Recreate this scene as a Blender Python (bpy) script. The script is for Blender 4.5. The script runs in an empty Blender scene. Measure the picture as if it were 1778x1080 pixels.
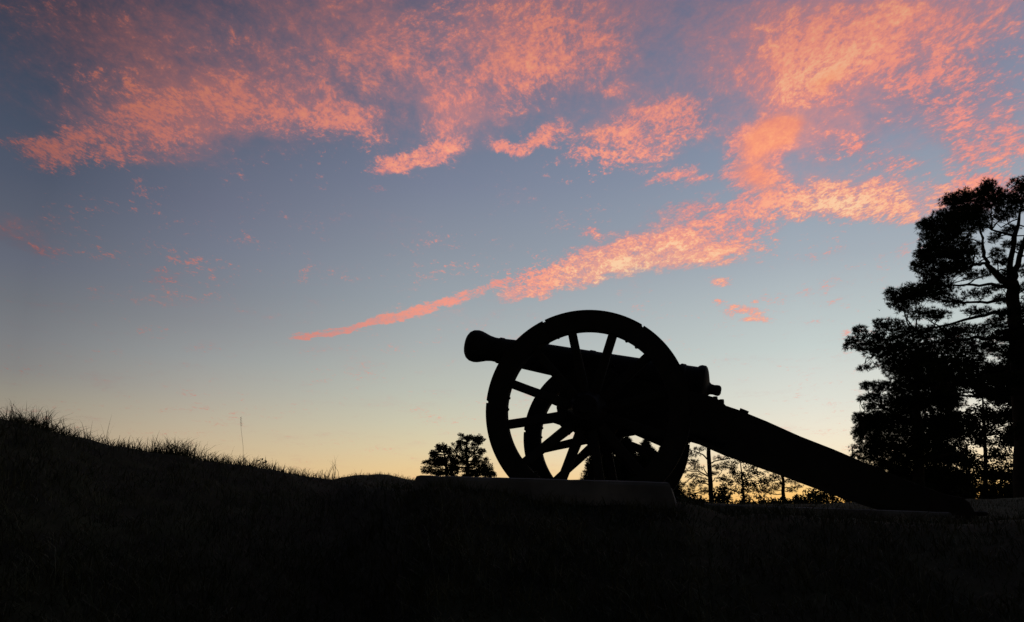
import bpy, math, random
import numpy as np
from mathutils import Vector, noise as mnoise

# ------------------------------------------------------------------ camera
F_PX, W_PX, H_PX = 1400.0, 1778.0, 1080.0
PITCH = 0.2965
EYE = 0.75                                   # camera height above world zero
C = bpy.context.scene.collection
scn = bpy.context.scene
cam = bpy.data.cameras.new('camera')
cam.sensor_width = 36.0
cam.lens = 36.0 * F_PX / W_PX
cam.clip_start = 0.05
cam.clip_end = 9000.0
camo = bpy.data.objects.new('camera', cam)
C.objects.link(camo)
camo.location = (0, 0, EYE)
camo.rotation_euler = (math.pi / 2 + PITCH, 0, 0)
scn.camera = camo


def ray(px, py):
    """world direction seen at a photo pixel (y = forward)"""
    a = (px - W_PX / 2) / F_PX
    b = (H_PX / 2 - py) / F_PX
    c, s = math.cos(PITCH), math.sin(PITCH)
    v = np.array([a, c - b * s, s + b * c])
    return v / np.linalg.norm(v)


def at_depth(px, py, Y):
    v = ray(px, py)
    return np.array([0, 0, EYE]) + v * (Y / v[1])


def lin(r, g, b):
    f = lambda c: (c / 255 / 12.92) if c / 255 <= 0.04045 else ((c / 255 + 0.055) / 1.055) ** 2.4
    return (f(r), f(g), f(b), 1.0)


# ------------------------------------------------------------------ world: dusk sky with lit cirrus
world = bpy.data.worlds.new('World')
scn.world = world
world.use_nodes = True
NT = world.node_tree
NT.nodes.clear()


def nd(t, **k):
    n = NT.nodes.new(t)
    for a, v in k.items():
        setattr(n, a, v)
    return n


def put(sock, v):
    if isinstance(v, bpy.types.NodeSocket):
        NT.links.new(v, sock)
    else:
        sock.default_value = v


def M(op, a, b=None, c=None, clamp=False):
    n = nd('ShaderNodeMath', operation=op, use_clamp=clamp)
    put(n.inputs[0], a)
    if b is not None:
        put(n.inputs[1], b)
    if c is not None:
        put(n.inputs[2], c)
    return n.outputs[0]


def smooth(x, a, b, lo=0.0, hi=1.0, kind='SMOOTHSTEP'):
    n = nd('ShaderNodeMapRange', interpolation_type=kind, clamp=True)
    put(n.inputs['Value'], x)
    n.inputs['From Min'].default_value = a
    n.inputs['From Max'].default_value = b
    n.inputs['To Min'].default_value = lo
    n.inputs['To Max'].default_value = hi
    return n.outputs['Result']


def ramp(x, stops):
    n = nd('ShaderNodeValToRGB')
    put(n.inputs[0], x)
    cr = n.color_ramp
    cr.interpolation = 'LINEAR'
    stops = sorted(stops, key=lambda q: q[0])
    cr.elements.remove(cr.elements[1])
    cr.elements[0].position = stops[0][0]
    cr.elements[0].color = lin(*stops[0][1])
    for p, c in stops[1:]:
        e = cr.elements.new(p)
        e.color = lin(*c)
    return n.outputs[0]


def mixc(f, a, b, mode='MIX'):
    n = nd('ShaderNodeMix', data_type='RGBA', blend_type=mode)
    put(n.inputs[0], f)
    put(n.inputs[6], a)
    put(n.inputs[7], b)
    return n.outputs[2]


def nz(vec, scale, detail=6, rough=0.55, dist=0.0, lac=2.0, dims='3D'):
    n = nd('ShaderNodeTexNoise', noise_dimensions=dims)
    put(n.inputs['Vector'], vec)
    n.inputs['Scale'].default_value = scale
    n.inputs['Detail'].default_value = detail
    n.inputs['Roughness'].default_value = rough
    n.inputs['Lacunarity'].default_value = lac
    n.inputs['Distortion'].default_value = dist
    return n


tc = nd('ShaderNodeTexCoord')
sep = nd('ShaderNodeSeparateXYZ')
NT.links.new(tc.outputs['Generated'], sep.inputs[0])
dx, dy, dz = sep.outputs
AZ = M('MULTIPLY', M('ARCTAN2', dx, dy), 57.29578)                 # degrees, 0 = forward, + = right
EL = M('MULTIPLY', M('ARCSINE', dz), 57.29578)


def azel(px, py):
    v = ray(px, py)
    return math.degrees(math.atan2(v[0], v[1])), math.degrees(math.asin(v[2]))


def elpos(y, x=889):
    return max(0.0, min(1.0, (azel(x, y)[1]) / 50.0))


E01 = M('DIVIDE', EL, 50.0, clamp=True)
SKY = [   # photo column, then colour down the column
    (35, [(960, 190, 160, 125), (860, 186, 160, 128), (780, 176, 157, 132), (690, 151, 145, 131), (640, 133, 132, 130),
          (580, 122, 124, 128), (520, 111, 115, 122), (450, 100, 105, 119), (400, 94, 99, 113), (300, 80, 88, 106),
          (150, 66, 76, 95), (0, 54, 62, 80), (-200, 44, 52, 72)]),
    (355, [(960, 222, 176, 126), (860, 218, 180, 132), (800, 207, 182, 144), (730, 186, 175, 154), (680, 170, 166, 156),
           (620, 152, 155, 155), (560, 138, 141, 146), (500, 126, 131, 141), (430, 117, 123, 139), (350, 108, 113, 132),
           (260, 98, 105, 125), (120, 80, 88, 110), (0, 68, 77, 99), (-200, 54, 62, 84)]),
    (740, [(960, 248, 190, 122), (860, 242, 196, 132), (815, 234, 203, 150), (780, 222, 205, 166), (735, 206, 201, 176),
           (680, 189, 192, 180), (600, 170, 176, 176), (520, 153, 162, 169), (430, 138, 146, 159), (320, 121, 129, 150),
           (200, 105, 115, 138), (60, 90, 101, 126), (-100, 76, 86, 112)]),
    (1400, [(960, 255, 172, 84), (872, 255, 194, 104), (850, 255, 208, 130), (825, 255, 223, 168), (780, 246, 232, 203), (740, 236, 229, 210),
            (700, 224, 224, 212), (650, 212, 216, 209), (600, 198, 208, 205), (530, 184, 194, 196), (450, 166, 176, 185),
            (380, 155, 166, 179), (260, 138, 150, 170), (100, 120, 132, 157), (-60, 104, 116, 144)]),
]
azs = [azel(x, 600)[0] for x, _ in SKY]
base = None
for i_, (x_, st) in enumerate(SKY):
    r_ = ramp(E01, [(elpos(y, x_), (r, g, b_)) for y, r, g, b_ in st])
    base = r_ if base is None else mixc(smooth(AZ, azs[i_ - 1], azs[i_], kind='LINEAR'), base, r_)

# --- coordinates of the clouds: a high flat layer, so the texture shrinks towards the horizon
zz = M('ADD', M('MAXIMUM', dz, 0.0), 0.08)
comb = nd('ShaderNodeCombineXYZ')
NT.links.new(M('DIVIDE', dx, zz), comb.inputs[0])
NT.links.new(M('DIVIDE', dy, zz), comb.inputs[1])
PL = comb.outputs[0]
warpn = nz(PL, 2.3, 3, 0.5)
warp2 = nz(PL, 11.0, 4, 0.6)


def vm(op, a, b=None, scale=None):
    n = nd('ShaderNodeVectorMath', operation=op)
    put(n.inputs[0], a)
    if b is not None:
        put(n.inputs[1], b)
    if scale is not None:
        n.inputs['Scale'].default_value = scale
    return n.outputs[0]


c2 = nd('ShaderNodeCombineXYZ')
NT.links.new(AZ, c2.inputs[0])
NT.links.new(EL, c2.inputs[1])
w1 = vm('SCALE', vm('SUBTRACT', warpn.outputs['Color'], (0.5, 0.5, 0.5)), scale=2.6)
w2 = vm('SCALE', vm('SUBTRACT', warp2.outputs['Color'], (0.5, 0.5, 0.5)), scale=2.0)
UV = vm('MULTIPLY', vm('ADD', vm('ADD', c2.outputs[0], w1), w2), (1, 1, 0))
UVS = vm('MULTIPLY', vm('ADD', c2.outputs[0], vm('SCALE', w2, scale=0.6)), (1, 1, 0))   # less warped, for the vapour trail


def blob(b, uv, grow=1.0):
    x1, y1, x2, y2, hw, w = b
    u1, v1 = azel(x1, y1)
    u2, v2 = azel(x2, y2)
    mx, my = (x1 + x2) / 2, (y1 + y2) / 2
    um, vmid = azel(mx, my)
    L = math.hypot(x2 - x1, y2 - y1) or 1.0
    nx, ny = -(y2 - y1) / L, (x2 - x1) / L
    up, vp = azel(mx + nx * hw, my + ny * hw)
    minor = math.hypot(up - um, vp - vmid) * grow
    seg = math.hypot(u2 - u1, v2 - v1)
    major = seg / 2 + minor
    mp = nd('ShaderNodeMapping', vector_type='TEXTURE')
    put(mp.inputs['Vector'], uv)
    mp.inputs['Location'].default_value = ((u1 + u2) / 2, (v1 + v2) / 2, 0)
    mp.inputs['Rotation'].default_value = (0, 0, math.atan2(v2 - v1, u2 - u1))
    mp.inputs['Scale'].default_value = (major, minor, 1)
    g = nd('ShaderNodeTexGradient', gradient_type='SPHERICAL')
    NT.links.new(mp.outputs[0], g.inputs[0])
    return g.outputs['Fac'], w


def field(blobs, uv, grow=1.0):
    acc = None
    for b in blobs:
        g, w = blob(b, uv, grow)
        acc = M('MULTIPLY', g, w) if acc is None else M('MULTIPLY_ADD', g, w, acc)
    return acc


CLOUDS = [
    # left bank: wide veil and its bright lower fringe
    (80, 60, 560, 90, 190, .36), (30, 262, 120, 285, 36, 1.5), (110, 232, 330, 225, 50, 1.25),
    (290, 195, 590, 190, 62, 1.35), (100, 185, 260, 190, 60, .7), (520, 100, 620, 190, 80, .8), (40, 250, 320, 262, 44, .9), (-60, 30, 120, 60, 120, .3),
    (300, 140, 520, 150, 60, .4),
    # middle bank
    (600, 30, 780, 120, 75, 1.2), (600, 190, 650, 215, 34, 1.1), (770, 180, 790, 270, 50, 1.1),
    (800, 40, 1130, 50, 90, 1.2), (800, 140, 930, 150, 70, 1.4), (930, 80, 1120, 100, 60, .9),
    (970, 158, 1140, 160, 18, 1.0), (640, 292, 740, 274, 24, 1.8), (720, 282, 790, 262, 20, 1.3),
    (850, 240, 900, 275, 17, 1.5), (900, 272, 985, 215, 22, 1.8), (980, 262, 1150, 262, 46, 2.0),
    (1060, 215, 1235, 198, 40, 1.7), (1150, 250, 1220, 230, 25, .8), (640, 325, 690, 328, 9, 1.2),
    (690, 100, 760, 60, 50, .5), (1080, 170, 1200, 180, 40, .4),
    # right bank
    (1180, 30, 1778, 20, 90, .8), (1300, 130, 1480, 60, 70, 1.0), (1345, 178, 1500, 105, 36, 2.0),
    (1400, 150, 1520, 180, 24, 1.2), (1500, 50, 1778, 90, 110, 1.1), (1530, 160, 1778, 190, 80, 1.1),
    (1300, 248, 1365, 222, 40, 2.6), (1280, 262, 1345, 330, 50, 1.9), (1200, 110, 1300, 190, 60, .55),
    (1640, 215, 1790, 250, 45, 1.3), (1650, 262, 1700, 320, 34, 1.1), (1440, 262, 1640, 300, 40, .85),
    (1400, 225, 1560, 230, 40, .55),
    # long bright band
    (862, 509, 960, 480, 26, 2.2), (925, 487, 1110, 440, 42, 2.2), (1000, 440, 1160, 400, 36, 1.1),
    (1080, 455, 1340, 400, 48, 2.0), (1140, 390, 1390, 362, 42, 1.5), (1300, 335, 1640, 348, 42, 1.9),
    (1370, 375, 1500, 368, 24, 1.2), (990, 402, 1050, 396, 11, 1.3), (1100, 324, 1225, 294, 12, 1.7),
    (1150, 326, 1280, 302, 12, 1.2), (1110, 355, 1290, 342, 24, .8), (1640, 335, 1790, 318, 34, 1.6),
    # scraps
    (1222, 492, 1270, 494, 13, 1.6), (1235, 540, 1345, 556, 12, 1.5), (1232, 528, 1264, 530, 8, 1.3),
    (-30, 385, 40, 405, 46, .65), (20, 425, 125, 442, 17, .75), (240, 482, 325, 489, 13, .8),
    (870, 470, 900, 476, 12, .7), (930, 523, 950, 520, 8, .9), (1300, 524, 1316, 522, 7, .9),
    (1480, 262, 1500, 268, 10, .8),
]
TRAIL = [(500, 585, 560, 578, 8, 2.2), (530, 583, 640, 564, 9, 2.1), (610, 568, 720, 544, 9, 1.9), (690, 551, 790, 518, 10, 1.5),
         (765, 526, 850, 498, 13, 1.0), (840, 503, 882, 484, 15, 1.1), (860, 492, 900, 480, 12, .8), (560, 578, 850, 508, 20, .5)]
VEILS = [(0, 40, 600, 60, 230, .95), (120, 200, 620, 170, 90, .8), (560, 20, 1200, 10, 190, 1.1), (700, 170, 860, 200, 90, .9),
         (960, 170, 1240, 190, 90, .6), (1150, 20, 1800, 30, 210, 1.3), (1300, 150, 1800, 200, 110, .9), (1240, 230, 1500, 250, 70, .9),
         (1290, 320, 1700, 330, 60, .6), (1000, 420, 1360, 380, 55, .6), (980, 240, 1180, 250, 60, .5), (-40, 395, 60, 410, 60, .6)]
mask = M('MINIMUM', field(CLOUDS, UV, 1.22), 1.15)
vmask = M('MINIMUM', M('ADD', field(VEILS, UV, 1.1), M('MULTIPLY', mask, 0.5)), 1.6)
trail = M('MINIMUM', field(TRAIL, UVS), 1.0)

# texture of the cloud: small clumps, larger billows, and a smooth veil under them
mpr = nd('ShaderNodeMapping')
NT.links.new(PL, mpr.inputs['Vector'])
mpr.inputs['Rotation'].default_value = (0, 0, math.radians(35))
mpr.inputs['Scale'].default_value = (1.2, 0.8, 1.0)
PW = vm('ADD', mpr.outputs[0], vm('SCALE', vm('SUBTRACT', warpn.outputs['Color'], (0.5, 0.5, 0.5)), scale=0.12))
nA = nz(PW, 30.0, 8, 0.72, 0.08).outputs['Fac']
nB = nz(PL, 6.0, 5, 0.6, 0.25).outputs['Fac']
nC = nz(PW, 100.0, 4, 0.65, 0.0).outputs['Fac']
nS = nz(PL, 2.6, 3, 0.5, 0.4).outputs['Fac']
ctr = lambda x, k: M('MULTIPLY', M('SUBTRACT', x, 0.5), k)
nse = M('ADD', M('ADD', ctr(nA, 3.2), ctr(nB, 2.2)), ctr(nC, 1.8))
nse = M('MULTIPLY', nse, smooth(nz(PL, 1.7, 3, 0.5).outputs['Fac'], 0.36, 0.64, 0.55, 1.3))
t = M('ADD', M('ADD', mask, nse), ctr(nS, 1.0))
gate = smooth(mask, 0.0, 0.2)
puff = M('MULTIPLY', M('MULTIPLY', smooth(t, 0.42, 1.55), 0.90), gate)
veil = M('MULTIPLY', smooth(M('ADD', vmask, M('ADD', ctr(nB, 1.3), M('ADD', ctr(nA, 1.1), ctr(nS, 1.3)))), 0.0, 1.7), 0.68)
talpha = smooth(M('ADD', trail, M('MULTIPLY', nse, 0.85)), 0.25, 1.25)

# colour of the cloud: thick shaded mauve -> salmon -> peach -> yellow, lit from beyond the right horizon
GLOW = [(900, 500, 1320, 420, 110, .75), (1300, 350, 1660, 350, 70, .75), (950, 270, 1180, 230, 90, .30),
        (1345, 178, 1500, 105, 60, .45), (640, 290, 800, 270, 45, .25), (490, 585, 880, 490, 80, .9), (1222, 492, 1340, 556, 60, .5),
        (200, 240, 600, 200, 60, .15), (1290, 240, 1380, 230, 60, .3)]
glow = field(GLOW, UVS)
lit = M('ADD', M('ADD', M('ADD', ctr(nA, 1.2), ctr(nC, 0.8)), M('ADD', ctr(nB, 0.7), ctr(nS, 0.8))),
        M('ADD', M('MULTIPLY', glow, 0.55), M('MULTIPLY_ADD', puff, 0.22, 0.24)))
lit = M('ADD', lit, smooth(AZ, azel(-100, 250)[0], azel(1000, 300)[0], -0.26, 0.0, 'LINEAR'))
ccol = ramp(lit, [(0.0, (162, 128, 142)), (0.22, (206, 138, 140)), (0.45, (240, 147, 135)), (0.66, (254, 160, 134)),
                  (0.84, (255, 184, 144)), (1.0, (255, 212, 168))])
# the light weakens away from the sunset: left and high overhead
dim = M('MULTIPLY', smooth(AZ, azel(-150, 250)[0], azel(780, 300)[0], 0.30, 1.0, 'LINEAR'),
        smooth(EL, azel(889, 300)[1], azel(889, -60)[1], 1.0, 0.62, 'LINEAR'))


def scaled(col, f):
    n_ = nd('ShaderNodeVectorMath', operation='SCALE')
    NT.links.new(col, n_.inputs[0])
    put(n_.inputs['Scale'], f)
    return n_.outputs[0]


vlit = M('ADD', M('ADD', ctr(nA, 1.2), ctr(nS, 1.6)), M('ADD', M('MULTIPLY', glow, 0.4), M('MULTIPLY_ADD', vmask, 0.22, 0.22)))
vcol = ramp(vlit, [(0.0, (142, 122, 142)), (0.35, (178, 134, 144)), (0.65, (214, 140, 138)), (1.0, (240, 150, 134))])
tcol = ramp(lit, [(0.0, (240, 142, 130)), (1.0, (255, 158, 130))])
sky = mixc(veil, base, scaled(vcol, dim))
sky = mixc(puff, sky, scaled(ccol, dim))
SOFT = [(1308, 244, 1362, 222, 34, 1.9), (1340, 225, 1400, 215, 30, .7), (1295, 285, 1335, 318, 36, 1.3), (1020, 235, 1060, 215, 24, .5),
        (1400, 165, 1470, 118, 22, .9), (905, 262, 960, 225, 14, .5), (300, 200, 560, 185, 60, .35), (830, 120, 900, 100, 60, .45)]
salpha = smooth(M('ADD', field(SOFT, UVS, 1.25), ctr(nB, .5)), 0.12, 1.25)
sky = mixc(M('MULTIPLY', salpha, 0.85), sky, scaled(ramp(lit, [(0.0, (244, 140, 118)), (1.0, (255, 168, 124))]), dim))
sky = mixc(M('MULTIPLY', talpha, 0.86), sky, scaled(tcol, dim))

# behind and overhead the dusk sky is far darker than towards the sunset
az_abs = M('ABSOLUTE', AZ)
fall = M('MULTIPLY', smooth(az_abs, 38, 100, 1.0, 0.11), smooth(EL, 42, 75, 1.0, 0.16))
n = nd('ShaderNodeVectorMath', operation='SCALE')
NT.links.new(sky, n.inputs[0])
NT.links.new(fall, n.inputs['Scale'])
below = smooth(EL, -3.0, 0.0)
sky = mixc(below, (0.004, 0.004, 0.004, 1), n.outputs[0])
bg = nd('ShaderNodeBackground')
NT.links.new(sky, bg.inputs['Color'])
bg.inputs['Strength'].default_value = 1.0
wo = nd('ShaderNodeOutputWorld')
NT.links.new(bg.outputs[0], wo.inputs[0])
world.cycles.sampling_method = 'MANUAL'
world.cycles.sample_map_resolution = 512

vs = scn.view_settings
vs.view_transform = 'Standard'
vs.look = 'None'
vs.exposure = 0.0
vs.gamma = 1.0
vs.use_curve_mapping = False
scn.cycles.max_bounces = 4
scn.cycles.diffuse_bounces = 2
scn.cycles.use_denoising = True

# ------------------------------------------------------------------ helpers
rng = np.random.default_rng(7)
random.seed(7)


def material(name, col, rough=0.9, col2=None, scale=8.0, bump=0.0, metal=0.0, spec=0.3, detail=6):
    m = bpy.data.materials.new(name)
    m.use_nodes = True
    t = m.node_tree
    b = t.nodes['Principled BSDF']
    b.inputs['Roughness'].default_value = rough
    b.inputs['Metallic'].default_value = metal
    b.inputs['Specular IOR Level'].default_value = spec
    tcn = t.nodes.new('ShaderNodeTexCoord')
    nn = t.nodes.new('ShaderNodeTexNoise')
    nn.inputs['Scale'].default_value = scale
    nn.inputs['Detail'].default_value = detail
    t.links.new(tcn.outputs['Object'], nn.inputs['Vector'])
    r = t.nodes.new('ShaderNodeValToRGB')
    r.color_ramp.elements[0].position = 0.35
    r.color_ramp.elements[1].position = 0.68
    r.color_ramp.elements[0].color = (*col, 1)
    r.color_ramp.elements[1].color = (*(col2 or col), 1)
    t.links.new(nn.outputs['Fac'], r.inputs[0])
    t.links.new(r.outputs[0], b.inputs['Base Color'])
    if bump:
        bn = t.nodes.new('ShaderNodeBump')
        bn.inputs['Strength'].default_value = bump
        bn.inputs['Distance'].default_value = 0.02
        t.links.new(nn.outputs['Fac'], bn.inputs['Height'])
        t.links.new(bn.outputs[0], b.inputs['Normal'])
    return m


MAT = dict(
    ground=material('soil_and_turf', (.022, .024, .012), .95, (.045, .05, .022), 5, .4, spec=.1),
    grass=material('grass_blades', (.030, .042, .016), .75, (.115, .11, .055), 9, spec=.25),
    straw=material('dry_grass', (.09, .075, .04), .85, (.06, .055, .03), 3, spec=.1),
    concrete=material('weathered_concrete', (.13, .13, .125), .92, (.27, .265, .25), 5, .5, spec=.2),
    iron=material('painted_iron', (.018, .018, .019), .75, (.03, .028, .026), 14, .15, spec=.2),
    wood=material('painted_wood', (.030, .029, .026), .85, (.042, .040, .035), 10, .2, spec=.15),
    bark=material('bark', (.032, .027, .022), .95, (.062, .05, .04), 6, .6, spec=.1),
    needle=material('pine_needles', (.028, .042, .018), .85, (.05, .065, .03), 2, spec=.1),
    leaf=material('leaves', (.035, .045, .018), .8, (.065, .065, .03), 2, spec=.1),
    feather=material('feathers', (.02, .02, .02), .8),
)


def mesh_np(name, verts, faces, mat, parent=None, smooth_=False):
    """verts (n,3); faces = list of (m,k) int arrays"""
    me = bpy.data.meshes.new(name)
    verts = np.asarray(verts, dtype=np.float32)
    if not isinstance(faces, (list, tuple)):
        faces = [faces]
    faces = [np.asarray(f, dtype=np.int32) for f in faces if len(f)]
    me.vertices.add(len(verts))
    me.vertices.foreach_set('co', verts.ravel())
    tot = sum(f.size for f in faces)
    me.loops.add(tot)
    me.loops.foreach_set('vertex_index', np.concatenate([f.ravel() for f in faces]))
    nf = sum(len(f) for f in faces)
    me.polygons.add(nf)
    sizes = np.concatenate([np.full(len(f), f.shape[1], dtype=np.int32) for f in faces])
    starts = np.concatenate([[0], np.cumsum(sizes)[:-1]]).astype(np.int32)
    me.polygons.foreach_set('loop_start', starts)
    me.polygons.foreach_set('loop_total', sizes)
    if smooth_:
        me.polygons.foreach_set('use_smooth', np.ones(nf, dtype=bool))
    me.materials.append(mat)
    me.update(calc_edges=True)
    me.validate()
    o = bpy.data.objects.new(name, me)
    C.objects.link(o)
    if parent:
        o.parent = parent
    return o


class MB:
    """collects vertices and faces of ONE part"""

    def __init__(s):
        s.v, s.q, s.t, s.poly, s.n = [], [], [], [], 0

    def add(s, v, quads=(), tris=(), polys=()):
        v = np.asarray(v, float)
        if len(quads):
            s.q.append(np.asarray(quads) + s.n)
        if len(tris):
            s.t.append(np.asarray(tris) + s.n)
        for p in polys:
            s.poly.append([i + s.n for i in p])
        s.v.append(v)
        s.n += len(v)

    def rings(s, rings, cap=True, closed=True):
        k = len(rings[0])
        v = np.concatenate(rings)
        q = []
        for i in range(len(rings) - 1):
            for j in range(k if closed else k - 1):
                a, b = i * k + j, i * k + (j + 1) % k
                q.append((a, b, b + k, a + k))
        polys = []
        if cap:
            polys = [list(range(k))[::-1], [(len(rings) - 1) * k + j for j in range(k)]]
        s.add(v, quads=q, polys=polys)

    def tube(s, pts, rad, k=8, cap=True):
        pts = np.asarray(pts, float)
        rad = np.broadcast_to(np.asarray(rad, float), (len(pts),))
        d = np.gradient(pts, axis=0)
        d /= np.linalg.norm(d, axis=1)[:, None] + 1e-12
        ref = np.array([0, 0, 1.0]) if abs(d[:, 2]).mean() < .8 else np.array([0, 1.0, 0])
        R = []
        for p, t_, r in zip(pts, d, rad):
            a = np.cross(t_, ref)
            a /= np.linalg.norm(a) + 1e-12
            b = np.cross(a, t_)
            th = np.arange(k) * 2 * np.pi / k
            R.append(p + r * (np.cos(th)[:, None] * a + np.sin(th)[:, None] * b))
        s.rings(R, cap)

    def prism(s, outline, y0, y1):
        """outline (x,z) extruded along local y"""
        o = np.asarray(outline, float)
        k = len(o)
        a = np.c_[o[:, 0], np.full(k, y0), o[:, 1]]
        b = np.c_[o[:, 0], np.full(k, y1), o[:, 1]]
        s.rings([a, b])

    def box(s, lo, hi):
        x0, y0, z0 = lo
        x1, y1, z1 = hi
        s.rings([np.array([(x0, y0, z0), (x1, y0, z0), (x1, y1, z0), (x0, y1, z0)]),
                 np.array([(x0, y0, z1), (x1, y0, z1), (x1, y1, z1), (x0, y1, z1)])])

    def build(s, name, mat, parent=None, smooth_=False, bevel=0.0):
        me = bpy.data.meshes.new(name)
        V = np.concatenate(s.v)
        fs = [list(map(int, f)) for a in s.q for f in a] + [list(map(int, f)) for a in s.t for f in a] + s.poly
        me.from_pydata(V.tolist(), [], fs)
        me.materials.append(mat)
        me.update()
        o = bpy.data.objects.new(name, me)
        C.objects.link(o)
        import bmesh
        bm = bmesh.new()
        bm.from_mesh(me)
        bmesh.ops.recalc_face_normals(bm, faces=bm.faces)
        if bevel:
            ed = [e for e in bm.edges if len(e.link_faces) == 2 and e.calc_face_angle(0) > 0.6]
            bmesh.ops.bevel(bm, geom=ed, offset=bevel, segments=2, profile=.6, affect='EDGES', clamp_overlap=True)
        bm.to_mesh(me)
        bm.free()
        if smooth_:
            for p in me.polygons:
                p.use_smooth = True
            try:
                me.set_sharp_from_angle(angle=math.radians(38))
            except Exception:
                pass
        if parent:
            o.parent = parent
        return o


def tag(o, label=None, cat=None, group=None, kind=None):
    if label:
        o['label'] = label
    if cat:
        o['category'] = cat
    if group:
        o['group'] = group
    if kind:
        o['kind'] = kind
    return o


def empty(name, loc=(0, 0, 0), rz=0.0, label=None, cat=None, group=None):
    o = bpy.data.objects.new(name, None)
    C.objects.link(o)
    o.location = loc
    o.rotation_euler = (0, 0, rz)
    o.empty_display_size = .2
    return tag(o, label, cat, group)


# ------------------------------------------------------------------ the gun's own frame
YAW = -0.203
NEAR = np.array([0.546, 5.914, 1.054 + EYE])          # centre of the near wheel's outer face
TRACK, WR, WRI = 1.52, 0.76, 0.605
bdir = np.array([math.cos(YAW), math.sin(YAW), 0])    # towards the trail
adir = np.array([-math.sin(YAW), math.cos(YAW), 0])   # along the axle, away from the camera
ORG = NEAR + adir * TRACK / 2 - np.array([0, 0, WR])  # on the plinth, under the middle of the axle
cO = np.array([0, 0, EYE])
SLOPE = -math.tan(math.radians(2.6))


def px2(px, py, yl):
    """photo pixel -> (x, z) of the gun's frame on the vertical plane y = yl"""
    d = ray(px, py)
    t_ = (yl - np.dot(cO - ORG, adir)) / np.dot(d, adir)
    p = cO + d * t_ - ORG
    return np.array([np.dot(p, bdir), p[2]])


def px_plane(px, py, z0=0.0):
    """photo pixel -> local (x, y) on the sloping plinth plane"""
    d = ray(px, py)
    o = cO - ORG
    # local: x=dot b, y=dot a, z ; plane z = z0 + SLOPE*x
    ox, oy, oz = np.dot(o, bdir), np.dot(o, adir), o[2]
    vx, vy, vz = np.dot(d, bdir), np.dot(d, adir), d[2]
    t_ = (z0 + SLOPE * ox - oz) / (vz - SLOPE * vx)
    return np.array([ox + t_ * vx, oy + t_ * vy])


# ------------------------------------------------------------------ terrain: one sheet to the horizon
# photo column : crest depth (m) and the row where that crest shows
CREST = [(-500, 3.6, 600), (-150, 4.0, 680), (0, 4.5, 724), (35, 4.55, 731), (70, 4.6, 740), (105, 4.7, 749), (139, 4.8, 756),
         (174, 4.9, 765), (209, 5.0, 771), (244, 5.1, 777), (279, 5.2, 781), (314, 5.25, 784), (349, 5.3, 792),
         (418, 5.5, 801), (453, 5.6, 808), (488, 5.7, 812), (523, 5.8, 818), (558, 5.9, 824), (590, 6.0, 828),
         (650, 4.6, 836), (700, 3.3, 846), (760, 3.1, 860), (2500, 3.1, 860)]
FAR = [(-500, 860), (300, 852), (540, 838), (586, 826), (618, 821), (650, 820), (675, 822), (700, 826), (740, 832), (800, 840),
       (900, 850), (1100, 866), (1180, 872), (1400, 873), (1560, 868), (1690, 864), (1778, 862), (2100, 858), (2500, 856)]


def plane_z(X, Y):
    """height of the sloping plinth plane in world space"""
    return ORG[2] + SLOPE * ((X - ORG[0]) * bdir[0] + (Y - ORG[1]) * bdir[1])


az_front = np.arange(-52, 52.01, 0.22)
az_all = np.concatenate([np.arange(-180, -52, 4.0), az_front, np.arange(56, 180.01, 4.0)])
rr = np.concatenate([[0.12], np.geomspace(0.3, 12, 120), np.geomspace(12.5, 60, 40), np.geomspace(66, 4200, 26)])
colx = lambda az: W_PX / 2 + math.tan(math.radians(az)) * F_PX * (math.cos(PITCH) - (H_PX / 2 - 850) / F_PX * math.sin(PITCH))
HZ = np.zeros((len(az_all), len(rr)))
cx = [c[0] for c in CREST]
for i, az in enumerate(az_all):
    a_ = max(-50, min(50, az))
    px = max(-500, min(2500, colx(a_)))
    dc = np.interp(px, cx, [c[1] for c in CREST])
    zc = at_depth(px, np.interp(px, cx, [c[2] for c in CREST]), dc)[2]
    zf = at_depth(px, np.interp(px, [c[0] for c in FAR], [c[1] for c in FAR]), 17.0)[2]
    ta = math.tan(math.radians(a_))
    drop = np.interp(px, [700, 850, 1000, 1120, 1185, 1250, 1670, 1778], [0.025, 0.05, 0.07, 0.06, 0.045, 0.09, 0.09, 0.06])
    wp = min(1, max(0, (px - 690) / 60))
    zc = zc * (1 - wp) + (plane_z(min(2.6, ta * dc), dc) - drop) * wp
    Ys, Zs = [0.0, 0.45, dc], [0.0, 0.03, zc]
    wl = min(1, max(0, (680 - px) / 90))
    for d in (dc + 0.9, dc + 2.2, 8.5):
        mid = plane_z(min(3.4, max(-1.2, ta * d)), d) - drop
        left = zc - 0.10 * (d - dc) - 0.02
        Ys.append(d)
        Zs.append(mid * (1 - wl) + left * wl)
    Ys += [12.5, 17.0, 22.0, 34.0, 90.0, 4200.0]
    zr = plane_z(0.5, 8.5) - 0.1
    Zs += [(zr + zf) / 2 * 0.96, zf, zf - 0.12, zf - 0.55, EYE + 1.6, EYE + 2.0]
    cosa = math.cos(math.radians(a_))
    HZ[i] = np.interp(rr * cosa, Ys, Zs)
    back = min(1, max(0, (abs(az) - 52) / 30))
    HZ[i] = HZ[i] * (1 - back) + np.interp(rr, [0, 20, 100, 4200], [0, -.3, .5, 1.5]) * back
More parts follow.
